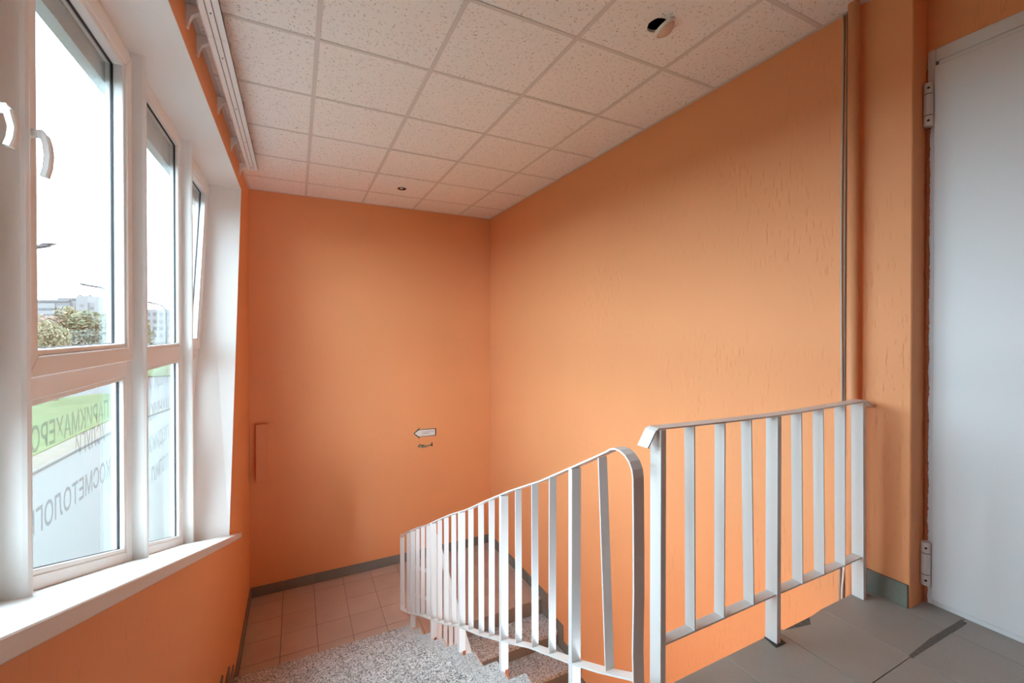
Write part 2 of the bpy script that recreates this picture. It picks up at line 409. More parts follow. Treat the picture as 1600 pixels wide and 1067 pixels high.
# ------------------------------------------------------------------ railings
def bar(bm, p0, p1, w, t, wax):
    """flat bar between two points; w along axis wax, t across"""
    p0, p1 = Vector(p0), Vector(p1); d = (p1-p0).normalized(); a = Vector(wax); n = d.cross(a).normalized()
    vs = []
    for p in (p0, p1):
        for s, u in ((-1, -1), (1, -1), (1, 1), (-1, 1)): vs.append(bm.verts.new(p + a*s*w/2 + n*u*t/2))
    for f in ((3, 2, 1, 0), (4, 5, 6, 7), (0, 1, 5, 4), (1, 2, 6, 5), (2, 3, 7, 6), (3, 0, 4, 7)): bm.faces.new([vs[i] for i in f])
def strip(bm, pts, w, t, wax):
    pts = [Vector(p) for p in pts]; a = Vector(wax); prof = []
    for i, p in enumerate(pts):
        d = (pts[min(i+1, len(pts)-1)]-pts[max(i-1, 0)]).normalized(); n = d.cross(a).normalized()
        prof.append([p + a*s*w/2 + n*u*t/2 for s, u in ((-1, -1), (1, -1), (1, 1), (-1, 1))])
    sweep(bm, pts, prof)
XA = (1, 0, 0); YA = (0, 1, 0)
# sloping railing
r1 = thing('stair_railing', 'long sloping white flat-bar railing with rounded near end beside the speckled flight', 'railing', (.955, 2.6, -2.2))
xc = .951
def top(y): return -2.017+.5065*(4.33-y)
def bot(y): return -2.776+.513*(4.33-y)
jit = lambda y, s: .006*math.sin(y*7+s)
pts = []
for y in [4.375, 4.2, 4.0, 3.7, 3.4, 3.1, 2.8, 2.5, 2.2, 1.9, 1.6, 1.35, 1.16]: pts.append((xc, y, top(y)+jit(y, 0)))
cy, cz = 1.105, top(1.10)-.075
for a in (62, 80, 100, 120, 140, 160, 180):
    pts.append((xc, cy+.075*math.cos(math.radians(a)), cz+.072*math.sin(math.radians(a))))
pts += [(xc, 1.028, -.60), (xc, 1.026, -.8), (xc, 1.030, -1.0), (xc, 1.026, bot(1.03)-.02)]
b = B(); strip(b, pts, .042, .006, XA); obj('top_rail', b, M['rail'], r1, smooth=False)
b = B(); strip(b, [(xc, y, bot(y)+jit(y, 2)*1.3) for y in (4.36, 4.2, 3.93, 3.6, 3.27, 2.95, 2.63, 2.3, 2.0, 1.7, 1.37, 1.2, 1.03)], .042, .006, XA); obj('bottom_rail', b, M['rail'], r1)
b = B(); strip(b, [(xc, 4.335, top(4.335)+.0), (xc, 4.372, top(4.37)-.03), (xc, 4.374, bot(4.37)+.05), (xc, 4.36, bot(4.36)+.004)], .042, .006, XA); obj('end_bar', b, M['rail'], r1)
posts = [3.925, 3.27, 2.63, 2.0, 1.37]
for i, y in enumerate(posts):
    zt = min((z for yn, z in steps if yn-RUN < y <= yn+.001), default=-1.41)
    b = bx(xc-.022, xc+.020, y-.012, y+.012, zt-(.045 if i else .0), top(y)-.004)
    po = obj('post', b, M['rail'], r1, bevel=.0015)
    if i: obj('rust_patch', bx(xc+.001, xc+.022, y-.0128, y-.002, zt-.045, zt+.002), M['rust'], po)
for y in [4.11, 3.755, 3.585, 3.42, 3.105, 2.95, 2.788, 2.467, 2.307, 2.155, 1.84, 1.68, 1.53]:
    b = B(); o = random.uniform(-.006, .006)
    bar(b, (xc, y, top(y)-.003), (xc, y+o, bot(y+o)+.003), .033, .005, XA); obj('baluster', b, M['rail'], r1)
b = B(); bar(b, (xc, 1.205, top(1.205)-.003), (xc+.0, 1.165, bot(1.165)+.003), .036, .005, XA); obj('baluster', b, M['rail'], r1)
# railing on the edge of the upper floor
r2 = thing('landing_railing', 'level white flat-bar railing on the edge of the grey tiled upper floor', 'railing', (1.64, 1.04, ZF))
def tz(x): return -.312-.010*math.sin((x-1.03)/1.25*math.pi)
pts = [(.985, 1.045, -.368), (1.018, 1.045, -.318)]+[(x, 1.045, tz(x)) for x in (1.03, 1.2, 1.4, 1.6, 1.8, 2.0, 2.2, 2.28)]+[(2.30, 1.045, -.318), (2.325, 1.045, -.340)]
b = B(); strip(b, pts, .046, .005, YA); obj('top_rail', b, M['rail'], r2)
b = B(); strip(b, [(1.04, 1.04, -1.008), (1.3, 1.04, -1.006), (1.64, 1.04, -1.003), (2.0, 1.04, -1.006), (2.25, 1.04, -1.003)], .036, .006, YA); obj('bottom_rail', b, M['rail'], r2)
for x in (1.045, 1.640, 2.249):
    b = B(); dx = .006 if x > 2 else 0
    bar(b, (x+dx, 1.04, ZF-.003), (x-dx, 1.04, tz(x)-.003), .046, .022, YA); obj('post', b, M['rail'], r2)
obj('post_socket', pr([(1.612, 1.01), (1.668, 1.008), (1.672, 1.03), (1.66, 1.064), (1.625, 1.064)], ZF, ZF+.003, 'z'), M['black'], r2)
for x, dx in ((1.189, .004), (1.338, 0), (1.484, .014), (1.788, .010), (1.937, .012), (2.097, .006)):
    b = B(); bar(b, (x-dx*.3, 1.04, tz(x)-.002), (x+dx, 1.04, -1.003), .040, .005, YA); obj('baluster', b, M['rail'], r2)
# railing of the flight below, seen through the bars
r3 = thing('stair_railing', 'lower white railing of the brown flight, seen through the bars of the long sloping railing', 'railing', (1.13, 3.4, -2.5))
def low(y): return -1.853-.612*(3.80-y)
x3 = 1.13
b = B(); strip(b, [(x3, 3.815, low(3.815)), (x3, 3.0, low(3.0)), (x3, 2.2, low(2.2))], .040, .006, XA); obj('top_rail', b, M['rail'], r3)
b = B(); strip(b, [(x3, 3.80, -2.815), (x3, 3.6, -2.93), (x3, 3.0, -3.24), (x3, 2.2, -3.66)], .036, .006, XA); obj('bottom_rail', b, M['rail'], r3)
b = B(); bar(b, (x3, 3.80, ZL-.14), (x3, 3.80, low(3.80)), .036, .02, XA); obj('post', b, M['rail'], r3)
for y in (3.688, 3.532, 3.388, 3.253, 3.09, 2.93, 2.77, 2.61, 2.45):
    b = B(); bar(b, (x3, y, low(y)), (x3, y, -2.70-.525*(4.02-y)), .034, .005, XA); obj('baluster', b, M['rail'], r3)
for z in (-2.19, -2.446):
    b = B(); bar(b, (.965, 4.02, z), (x3, 3.81, z-.004), .034, .006, (0, 0, 1)); obj('link_bar', b, M['rail'], r3)

# ------------------------------------------------------------------ windows
FIN = [-.461, .566, 1.593, 2.616, 3.645]
GX = -.717
def lettering(parent, text, ya, yb, z0, z1):
    c = bpy.data.curves.new('lettering', 'FONT'); c.body = text; c.resolution_u = 4; c.offset = .014 if ya < 2.5 else .03
    o = bpy.data.objects.new('tmp', c); C.objects.link(o)
    me = bpy.data.meshes.new_from_object(o.evaluated_get(bpy.context.evaluated_depsgraph_get()))
    bpy.data.objects.remove(o)
    xs = [v.co.x for v in me.vertices]; x0, x1 = min(xs), max(xs)
    H = .70 if not any(ch in text for ch in 'Д') else .70
    for v in me.vertices:
        v.co = (GX-.0045, ya-(v.co.x-x0)/(x1-x0)*(ya-yb), z0+v.co.y/H*(z1-z0))
    me.materials.clear(); me.materials.append(M['decal'])
    q = bpy.data.objects.new('lettering', me); C.objects.link(q); q.parent = parent; q.matrix_parent_inverse = parent.matrix_basis.inverted()
    q['label'] = 'grey frosted lettering on the glass, mirrored from inside'
def window(n, k, opening, label=None, last=False):
    ya = FIN[k]+.025; yb = FIN[k+1] if not last else None
    win = bpy.data.objects.new('window_%d' % n, None); C.objects.link(win); win['kind'] = 'structure'; win.location = (-.69, ya, sill_z(ya))
    bpy.context.view_layer.update()
    X0, X1 = -.738, -.69
    zt0, zt1 = (-.205, -.135) if opening else (-.190, -.098)   # transom
    R = (lambda z: revf_y(z)) if last else (lambda z: yb)
    gr = .095                                                  # right stile depth to the glass
    b = B()
    zb = lambda y: sill_z(y)
    yl = R(-1.2)
    yend = R(zb(yl)) if not last else R(zb(R(-1.45)))
    def quad(p): prism(b, p, X0, X1)
    quad([(ya, zb(ya)), (ya+.07, zb(ya+.07)), (ya+.07, SOF-.006), (ya, SOF-.006)])                       # left jamb
    J = .07
    quad([(R(SOF)-J, SOF-.006), (yend-J, zb(yend-J)), (yend, zb(yend)), (R(SOF), SOF-.006)])             # right jamb
    quad([(ya+.07, SOF-.075), (R(SOF-.07)-J, SOF-.075), (R(SOF)-J, SOF-.006), (ya+.07, SOF-.006)])       # head
    quad([(ya+.07, zt0), (R(zt0)-J, zt0), (R(zt1)-J, zt1), (ya+.07, zt1)])                               # transom
    quad([(ya+.07, zb(ya+.07)), (yend-J, zb(yend-J)), (yend-J, zb(yend-J)+.045), (ya+.07, zb(ya+.07)+.045)])   # bottom rail
    fr = obj('frame', b, M['pvc'], win, bevel=.003)
    # glazing beads / sash: a ring of four members around each pane
    def ring(name, poly, wd, x0, x1, mt, par, bev=.004):
        bb_ = B(); m_ = len(poly); inn = []
        cx = sum(p[0] for p in poly)/m_; cz = sum(p[1] for p in poly)/m_
        P = [Vector((p[0], p[1])) for p in poly]
        for i in range(m_):
            d1 = (P[i]-P[i-1]).normalized(); d2 = (P[(i+1) % m_]-P[i]).normalized()
            n1 = Vector((-d1.y, d1.x)); n2 = Vector((-d2.y, d2.x))
            h = (n1+n2).normalized(); inn.append(P[i]+h*wd/max(.3, h.dot(n1)))
        for i in range(m_):
            j = (i+1) % m_; prism(bb_, [P[i], P[j], inn[j], inn[i]], x0, x1)
        return obj(name, bb_, mt, par, bevel=bev), inn
    def ccw(p):
        a = sum(p[i][0]*p[(i+1) % len(p)][1]-p[(i+1) % len(p)][0]*p[i][1] for i in range(len(p)))
        return p if a > 0 else p[::-1]
    up = ccw([(ya+.06, zt1), (R(zt1)-J+.012, zt1), (R(SOF-.07)-J+.012, SOF-.062), (ya+.06, SOF-.062)])
    lo = ccw([(ya+.07, zb(ya+.07)+.045), (yend-J, zb(yend-J)+.045), (R(zt0)-J, zt0), (ya+.07, zt0)])
    if opening:
        s, inn = ring('sash', [Vector(p) for p in up], .062, -.735, -.668, M['pvc'], win)
        up_g = inn
    else: up_g = [Vector(p) for p in up]
    for nm, poly in (('upper', up_g), ('lower', lo)):
        par = win
        bd, inn = ring('glazing_bead', poly, .018, GX+.004, (-.676 if (opening and nm == 'upper') else -.694), M['pvc'], par, .003)
        gk, inn2 = ring('gasket', inn, .0032, GX-.004, GX+.006, M['pvc_dark'], par, 0)
        bd2, _ = ring('outer_bead', poly, .016, -.737, GX-.004, M['pvc'], par, 0)
        obj('pane', pr([tuple(p) for p in inn], GX-.003, GX+.003), M['glass'], par)
    return win
w1 = window(1, 1, True); w2 = window(2, 2, True); w3 = window(3, 3, False); w4 = window(4, 4, True, last=True)
def handle(par, y, z, ln=1):
    b = B(); M_ = Matrix.Translation((-.668, y, z))
    box(b, -.002, .010, -.014, .014, -.035, .035, M_)
    h = obj('handle_plate', b, M['pvc'], par, bevel=.003)
    b = B(); tube(b, [(-.668, y, z), (-.645, y, z)], .0115, 12)
    pts = [(-.652, y+.004, z+.004), (-.635, y-.014, z), (-.614, y-.034, z-.006), (-.603, y-.040, z-.016), (-.600, y-.036, z-.034), (-.599, y-.031, z-.062*ln), (-.603, y-.028, z-.095*ln), (-.609, y-.028, z-.120*ln)]
    # lever hangs down
    prof = []
    P = [Vector(p) for p in pts]
    for i, p in enumerate(P):
        d = (P[min(i+1, len(P)-1)]-P[max(i-1, 0)]).normalized(); a = Vector((1, 0, 0)); a = (a-d*a.dot(d)).normalized(); c = d.cross(a)
        prof.append([p+a*sx*.0085+c*sy*.0115 for sx, sy in ((-1, -.6), (-.6, -1), (.6, -1), (1, -.6), (1, .6), (.6, 1), (-.6, 1), (-1, .6))])
    sweep(b, P, prof)
    obj('handle', b, M['pvc'], h, smooth=False)
handle(w2, 1.652, .537)
handle(w1, 1.487, .532, .78)
lettering(w2, 'ПАРИКМАХЕРСКИЕ', 2.442, 1.67, -.372, -.297)
lettering(w2, 'УСЛУГИ', 2.410, 2.132, -.461, -.386)
lettering(w2, 'КОСМЕТОЛОГИЯ', 2.458, 1.742, -.631, -.555)
lettering(w3, 'АРАЩИ  А', 3.492, 2.99, -.322, -.243)
lettering(w3, 'МАНИКЮР', 3.440, 2.885, -.497, -.416)
lettering(w3, 'ПЕДИКЮР', 3.436, 2.885, -.672, -.592)
lettering(w3, 'ДЕПИЛ', 3.432, 3.06, -.850, -.768)
# coupling mullions between the windows
for y in FIN[1:]:
    b = B(); zb_ = sill_z(y)
    prism(b, [(-.74, y), (-.645, y), (-.636, y+.004), (-.632, y+.012), (-.634, y+.023), (-.645, y+.0255), (-.74, y+.0255)], zb_-.001, SOF-.006, 'z')
    for v in b.verts:
        if v.co.z < 0: v.co.z = sill_z(v.co.y)-.001
    mu = obj('mullion', b, M['pvc'], {FIN[1]: w1, FIN[2]: w2, FIN[3]: w3, FIN[4]: w4}[y])
# sill board
s0 = .579; se = 4.166
b = B()
prism(b, [(-.737, s0), (-.400, s0), (-.400, se), (-.4465, se-.012), (-.4465, 3.79), (-.737, 3.79)], -.042, 0, 'z')
for v in b.verts: v.co.z += sill_z(v.co.y)-(.006 if v.co.x > -.41 else 0)
sb = obj('window_sill', b, M['sill'], bevel=.003)
tag(sb, 'long white sill board sloping down under the row of windows', 'sill')

# ------------------------------------------------------------------ door
dr = bpy.data.objects.new('door_1', None); C.objects.link(dr); dr['kind'] = 'structure'
DE = -.10
b = B()
for a in ((.868, .8945, -1.2, 1.219), (DE-.03, DE, -1.2, 1.219)): box(b, 2.478, 2.56, *a)
box(b, 2.478, 2.56, DE, .868, 1.163, 1.219); box(b, 2.478, 2.56, DE, .868, -1.2, -1.168)
obj('door_frame', b, M['door'], dr, bevel=.002)
obj('frame_step', bx(2.473, 2.52, DE, .856, 1.141, 1.1595), M['door'], dr, bevel=.001)
obj('leaf', bx(2.460, 2.50, DE+.004, .866, -1.163, 1.138), M['door'], dr, bevel=.002)
for z in (.975, -1.010):
    b = B(); hx, hy = 2.452, .8815
    tube(b, [(hx, hy, z-.044), (hx, hy, z+.044)], .0165, 16)
    h = obj('hinge', b, M['hinge'], dr)
    b = B(); tube(b, [(hx, hy, z-.088), (hx, hy, z+.088)], .0135, 12); obj('hinge_pin', b, M['black'], h)
    for s in (-1, 1):
        b = B(); tube(b, [(hx, hy, z+s*.0480), (hx, hy, z+s*.0925)], .0165, 16); kn = obj('hinge_knuckle', b, M['hinge'], h)
        b = B(); d = Vector((-.94, -.34, 0)); p = Vector((hx, hy, z+s*.070)); tube(b, [p+d*.012, p+d*.0172], .005, 8); obj('hinge_screw', b, M['black'], h)
    b = bx(hx, 2.50, hy-.004, hy+.004, z-.09, z+.09); obj('hinge_plate', b, M['hinge'], h)
b = B()                                             # crumbly painted foam in the gap beside the frame
prev = None; nz = 260
for i in range(nz+1):
    z = -1.19+i*(2.33/nz); w_ = .012 + .004*noise.noise(Vector((z*14, 3, 0))) + .004*noise.noise(Vector((z*70, 1, 0)))
    if z > .9: w_ = .004
    xx = 2.474-.006*noise.noise(Vector((z*45, 9, 2)))
    ring = [b.verts.new((XD, .8965, z)), b.verts.new((xx-.012*max(0, noise.noise(Vector((z*22, 7, 1)))), .8965-.001, z)), b.verts.new((xx, .8965-max(.003, w_), z)), b.verts.new((XD, .8965-max(.003, w_), z))]
    if prev:
        for k in range(3): b.faces.new((prev[k], prev[k+1], ring[k+1], ring[k]))
    prev = ring
obj('foam_seam', b, M['foam'], dr)

# ------------------------------------------------------------------ pipe and cables in the corner
b = B(); tube(b, [(2.312, 1.097, -3.2), (2.312, 1.097, 1.53)], .0225, 20)
tag(obj('pipe', b, M['orange_paint'], smooth=True), 'orange painted vertical pipe in front of the right wall beside the pier', 'pipe')
b = B(); tube(b, [(2.349, 1.160+.003*math.sin(z*3), z) for z in [1.52-.14*i for i in range(19)]]+[(2.349, 1.163, -1.3)], .0045, 8)
tag(obj('cable', b, M['cable_grey'], smooth=True), 'grey cable running down the right wall, farther from the pipe of the two', 'cable')
b = B(); tube(b, [(2.349, 1.1415+.003*math.sin(z*2.3+1), z) for z in [1.52-.14*i for i in range(19)]]+[(2.349, 1.142, -1.3)], .0045, 8)
tag(obj('cable', b, M['cable_dark'], smooth=True), 'dark cable running down the right wall, close against the orange pipe', 'cable')
b = B(); tube(b, [(2.345, 1.142, -.98), (2.335, 1.134, -1.06), (2.333, 1.138, -1.14), (2.343, 1.150, -1.24), (2.346, 1.152, -1.34)], .005, 8)
tag(obj('cable', b, M['cable_white'], smooth=True), 'short white cable bowing out of the wall just above the floor edge', 'cable')

# ------------------------------------------------------------------ curtain track under the ceiling
ct = thing('curtain_track', 'white two-groove curtain track on brackets along the ceiling above the windows', 'curtain track', (-.335, 2.5, 1.45))
x0, x1 = -.380, -.296
for y0, y1 in ((.9, 2.552), (2.554, 4.50)):
    b = B(); z0, z1 = 1.430, 1.448
    g1, g2 = x0+.027, x0+.054; gw = .0022
    for a0, a1 in ((x0, g1-gw), (g1+gw, g2-gw), (g2+gw, x1)): box(b, a0, a1, y0, y1, z0, z1)
    box(b, x0, x0+.003, y0, y1, z0-.006, z1); box(b, x1-.003, x1, y0, y1, z0-.006, z1)
    tk = obj('track', b, M['pvc'], ct)
    obj('track_groove', bx(x0+.004, x1-.004, y0, y1, z1-.006, z1+.002), M['black'], tk)
for y in (1.15, 2.36, 2.72, 3.3, 3.85, 4.42):
    b = B(); tube(b, [(-.339, y, 1.4265), (-.339, y, 1.4305)], .003, 8); obj('screw', b, M['black'], ct)
for y in (1.2, 1.84, 2.47, 2.705, 3.355, 4.0, 4.58):
    b = B()
    pf = [(XL, 1.505), (-.30, 1.505), (-.30, 1.490), (-.36, 1.486), (-.395, 1.478), (-.425, 1.455), (-.436, 1.425), (-.440, 1.40), (XL, 1.40)]
    pf2 = [(-.38, 1.446), (-.30, 1.446), (-.30, 1.506), (-.38, 1.506)]
    prism(b, pf, y-.013, y+.013, 'y'); prism(b, pf2, y-.010, y+.010, 'y')
    obj('bracket', b, M['pvc'], ct)

# ------------------------------------------------------------------ ceiling lamps
lm = thing('ceiling_lamp', 'small round recessed lamp hanging crooked from its black hole near the ceiling edge', 'lamp', (LAMP[0], LAMP[1], ZC-.022))
view = Vector((math.sin(.79), math.cos(.79), 0))
Mr = Matrix.Translation((LAMP[0]+.008, LAMP[1]-.008, ZC-.020)) @ Matrix.Rotation(math.radians(-33), 4, view) @ Matrix.Rotation(math.radians(13), 4, view.cross(Vector((0, 0, 1))))
b = B(); lathe(b, [(.040, .010), (.056, .010), (.060, .004), (.060, -.004), (.055, -.007), (.047, -.007)], 28, Mr); obj('ring', b, M['pvc'], lm, smooth=False)
b = B(); lathe(b, [(.046, -.004), (.0465, -.010), (.044, -.016), (.030, -.026), (.014, -.034), (.002, -.036)], 24, Mr); obj('lens', b, M['opal'], lm, smooth=True)
b = B(); tube(b, [Mr @ Vector((.03, 0, .01)), Vector((LAMP[0]+.02, LAMP[1]+.01, ZC+.06)), Vector((LAMP[0]+.05, LAMP[1]+.03, ZC+.2))], .003, 6); obj('wire', b, M['black'], lm)
sp = thing('ceiling_lamp', 'tiny recessed spotlight with bright bulb in a dark ring in the far ceiling', 'lamp', (SPOT[0], SPOT[1], ZC))
Ms = Matrix.Translation((SPOT[0], SPOT[1], ZC))
b = B(); rgs = [(.042, .05), (.042, .004), (.047, .002), (.047, -.002), (.040, -.003), (.038, .004), (.036, .05)]
lathe(b, rgs, 24, Ms); obj('ring', b, M['chrome'], sp)
b = B(); lathe(b, [(.008, .03), (.018, .018), (.018, .006), (.011, -.004), (.002, -.007)], 16, Matrix.Translation((SPOT[0]-.006, SPOT[1], ZC+.002))); obj('bulb', b, M['bulb'], sp, smooth=True)

# ------------------------------------------------------------------ things on the back wall
b = bx(-.384, -.276, YB-.055, YB, -1.612, -1.000)
tag(obj('wall_box', b, M['orange_paint'], bevel=.004), 'tall narrow orange painted box on the back wall near the window corner', 'box')
sg = thing('arrow_sign', 'white arrow sign with dark outline pointing left on the back wall', 'sign', (1.45, YB, -1.285))
arrow = [(1.312, -1.281), (1.391, -1.214), (1.388, -1.238), (1.604, -1.242), (1.601, -1.336), (1.385, -1.331), (1.391, -1.356)]
inner = [(1.326, -1.281), (1.379, -1.244), (1.587, -1.251), (1.587, -1.327), (1.379, -1.325)]
obj('board', pr(arrow, YB-.004, YB, 'y'), M['sign_edge'], sg)
obj('face', pr(inner, YB-.0055, YB-.003, 'y'), M['paper'], sg)
obj('print_mark', pr([(1.424, -1.262), (1.432, -1.262), (1.432, -1.312), (1.424, -1.312)], YB-.0062, YB-.005, 'y'), M['sign_grey'], sg)
obj('print_mark', pr([(1.440, -1.272), (1.575, -1.266), (1.575, -1.276), (1.440, -1.280)], YB-.0062, YB-.005, 'y'), M['sign_grey'], sg)
obj('print_mark', pr([(1.442, -1.287), (1.512, -1.286), (1.512, -1.297), (1.442, -1.298)], YB-.0062, YB-.005, 'y'), M['sign_grey'], sg)
rem = thing('sign_remnant', 'torn strip of old sign and glue just below the arrow sign', 'sign', (1.46, YB, -1.445))
obj('glue_patch', pr([(1.375, -1.463), (1.394, -1.424), (1.449, -1.440), (1.51, -1.449), (1.548, -1.428), (1.550, -1.452), (1.517, -1.458), (1.476, -1.472), (1.418, -1.474)], YB-.003, YB, 'y'), M['glue'], rem)
for p in ([(1.363, -1.452), (1.392, -1.420), (1.399, -1.428), (1.372, -1.456)], [(1.476, -1.472), (1.510, -1.449), (1.538, -1.449), (1.542, -1.419), (1.557, -1.420), (1.554, -1.475), (1.545, -1.462), (1.517, -1.456)], [(1.41, -1.44), (1.44, -1.436), (1.45, -1.448), (1.42, -1.456)]):
    obj('torn_edge', pr(p, YB-.0042, YB-.0005, 'y'), M['sign_edge'], rem)

# ------------------------------------------------------------------ outside
GZ = -4.4
def brickfn(n, p):
    t = N(n, 'ShaderNodeTexBrick'); t.inputs['Scale'].default_value = 5; t.inputs['Mortar Size'].default_value = .03
    t.inputs['Color1'].default_value = (.074, .078, .077, 1); t.inputs['Color2'].default_value = (.070, .074, .073, 1); t.inputs['Mortar'].default_value = (.058, .061, .060, 1)
    n.links.new(pos(n), t.inputs['Vector']); n.links.new(t.outputs[0], p.inputs['Base Color'])
def grassfn(n, p):
    f = noi(n, pos(n), 2.5, 4, .7); g = noi(n, pos(n), .35, 2)
    a = ramp(n, f, [(.35, (.046, .068, .030)), (.55, (.058, .076, .038)), (.7, (.078, .076, .042))])
    bcol = ramp(n, g, [(.35, .75), (.65, 1.05)]); n.links.new(mul(n, a, bcol), p.inputs['Base Color'])
M['paving'] = mat('concrete paving', (.15, .155, .15), .9, .1, fn=brickfn)
M['sand'] = mat('dusty verge', (.19, .17, .145), .9, .1, fn=lambda n, p: n.links.new(ramp(n, noi(n, pos(n), 3, 5, .7), [(.35, (.060, .058, .040)), (.5, (.082, .075, .065)), (.7, (.070, .056, .042))]), p.inputs['Base Color']))
M['grass'] = mat('lawn grass', (.12, .16, .07), .95, .05, fn=grassfn)
M['asphalt'] = mat('asphalt', (.064, .066, .069), .9, .1, fn=tilefn((.064, .066, .069), .2, 8))
M['kerb'] = mat('kerb stone', (.08, .08, .076), .9, .1)
def ground(name, poly, z, m, t=.1):
    return struct(name, pr(poly, z-t, z, 'z'), m)
ground('ground', [(-600, -80), (-.8, -80), (-.8, 600), (-600, 600)], GZ-.06, M['asphalt'])
ground('pavement', [(-7.45, -20), (-.85, -20), (-.85, 34), (-5.6, 34), (-7.1, 26)], GZ+.02, M['paving'])
ground('verge', [(-8.35, -20), (-7.45, -20), (-7.1, 26), (-6.2, 31), (-8.1, 30), (-8.2, 25)], GZ+.03, M['sand'])
lawn = ground('lawn', [(-30, -20), (-8.35, -20), (-8.2, 25), (-8.1, 31), (-9.5, 37), (-12.2, 40), (-14.6, 37.0), (-19, 33), (-30, 27)], GZ+.05, M['grass'])
ground('lawn', [(-120, 62), (-17.0, 58), (-14.5, 52.5), (-11.0, 53), (-8, 70), (-30, 130), (-150, 130)], GZ+.05, M['grass'])
b = B(); tube(b, [(x, y, GZ+.06) for x, y in ((-7.45, -10), (-7.35, 10), (-7.1, 26), (-6.2, 31), (-5.6, 34))], .06, 6)
struct('trim_1', b, M['kerb'])
# trees
def leafmat(name, c1, c2, c3):
    return mat(name, c1, .8, .1, fn=lambda n, p: n.links.new(ramp(n, noi(n, pos(n), 1.1, 3, .6), [(.3, c1), (.5, c2), (.68, c3)]), p.inputs['Base Color']))
M['leaf_g'] = leafmat('green leaves', (.062, .072, .046), (.088, .096, .060), (.110, .108, .072))
M['leaf_y'] = leafmat('yellowing leaves', (.084, .084, .054), (.115, .106, .066), (.130, .110, .072))
M['leaf_r'] = leafmat('reddish leaves', (.095, .084, .060), (.135, .100, .080), (.145, .110, .092))
M['leaf_d'] = leafmat('grey green leaves', (.052, .062, .052), (.070, .080, .066), (.086, .095, .076))
M['bark'] = mat('bark', (.042, .040, .038), .9)
def tree(x, y, h, r, lm_, label, ls=.34, n=1500, crown_lo=.22, trunk=.14):
    t = thing('tree', label, 'tree', (x, y, GZ), 'autumn trees across the lawn and road')
    bpy.context.view_layer.update()
    b = B(); blobs = []
    rnd = random.Random(int(abs(x*31+y*17)))
    for i in range(11):
        a = rnd.uniform(0, 6.28); q = rnd.uniform(0, .62)*r; zc = h*(crown_lo+.14+(.88-crown_lo-.14)*rnd.random())
        k = 1-abs((zc/h-.5))*.9; blobs.append((q*k*math.cos(a), q*k*math.sin(a), zc, r*rnd.uniform(.34, .55)*(k*.6+.4)))
    blobs.append((0, 0, h*.84, r*.36))
    for i in range(n):
        bx_, by_, bz_, br = blobs[i % len(blobs)]
        d = Vector((rnd.gauss(0, 1), rnd.gauss(0, 1), rnd.gauss(0, 1))).normalized()*br*rnd.uniform(.75, 1.05)
        c = Vector((x+bx_, y+by_, GZ+bz_))+d; 
        if c.z < GZ+h*crown_lo*.6: continue
        u = Vector((rnd.gauss(0, 1), rnd.gauss(0, 1), rnd.gauss(0, 1))).normalized(); v = u.orthogonal().normalized(); s = ls*rnd.uniform(.5, 1.1)
        b.faces.new([b.verts.new(c+u*s*p+v*s*q*.7) for p, q in ((-1, 0), (0, -.6), (1, 0), (0, .6))])
    obj('crown', b, M[lm_], t, kind='stuff')
    b = B(); tube(b, [(x, y, GZ), (x+.03, y, GZ+h*.3), (x, y, GZ+h*.7)], [trunk, trunk*.8, trunk*.3], 8)
    obj('trunk', b, M['bark'], t)
tree(-13.55, 37.2, 5.2, 1.35, 'leaf_y', 'young yellowing autumn tree with bare grey trunk at the far end of the lawn', .13, 1500, .55, .16)
far = [(-33.5, 83.0, 6.9, 3.3, 'leaf_y', 'yellow green tree at the left edge of the far tree row'),
       (-30.6, 82.0, 6.7, 3.0, 'leaf_r', 'pinkish orange tree second from the left in the far row'),
       (-29.2, 84.0, 8.0, 2.6, 'leaf_y', 'tallest yellow tree rising before the far white building'),
       (-26.9, 81.0, 6.7, 3.0, 'leaf_g', 'green tree in the middle of the far row below the tower'),
       (-24.9, 80.0, 7.0, 3.0, 'leaf_g', 'broad green tree right of the tower in the far row'),
       (-23.6, 83.0, 7.3, 2.2, 'leaf_d', 'grey green pointed tree near the right end of the far row'),
       (-22.3, 79.0, 6.0, 2.3, 'leaf_d', 'low grey green tree at the right end of the far row'),
       (-18.5, 72.0, 6.2, 2.6, 'leaf_g', 'green tree seen through the middle window beside a lamp post'),
       (-31.0, 76.0, 4.6, 3.2, 'leaf_d', 'low dark green shrub tree in front of the pinkish tree'),
       (-27.0, 74.0, 4.4, 3.2, 'leaf_g', 'low wide green shrub tree in front of the middle trees'),
       (-23.5, 73.0, 4.3, 3.0, 'leaf_d', 'low wide grey green shrub tree at the right of the row')]
for i, (x, y, h, r, l, lab) in enumerate(far):
    tree(x, y, h, r, l, lab, .33, 1300, .12 if h > 5 else .05)
# white guard rail along the far road
g = thing('guard_rail', 'low white guard rail along the road in front of the far trees', 'guard rail', (-26, 66, GZ))
bpy.context.view_layer.update()
b = B()
for a in ((-29.5, 66.0), (-22.0, 62.6)): pass
bar(b, (-31, 67.0, GZ+.85), (-19.5, 61.5, GZ+.85), .22, .05, (0, 0, 1)); obj('beam', b, mat('white guard rail', (.10, .10, .10), .5), g)
for k in range(8):
    t_ = k/7; p = Vector((-31, 67.0, GZ)).lerp(Vector((-19.5, 61.5, GZ)), t_)
    obj('post', bx(p.x-.05, p.x+.05, p.y-.05, p.y+.05, GZ-.05, GZ+.85), M['kerb'], g)
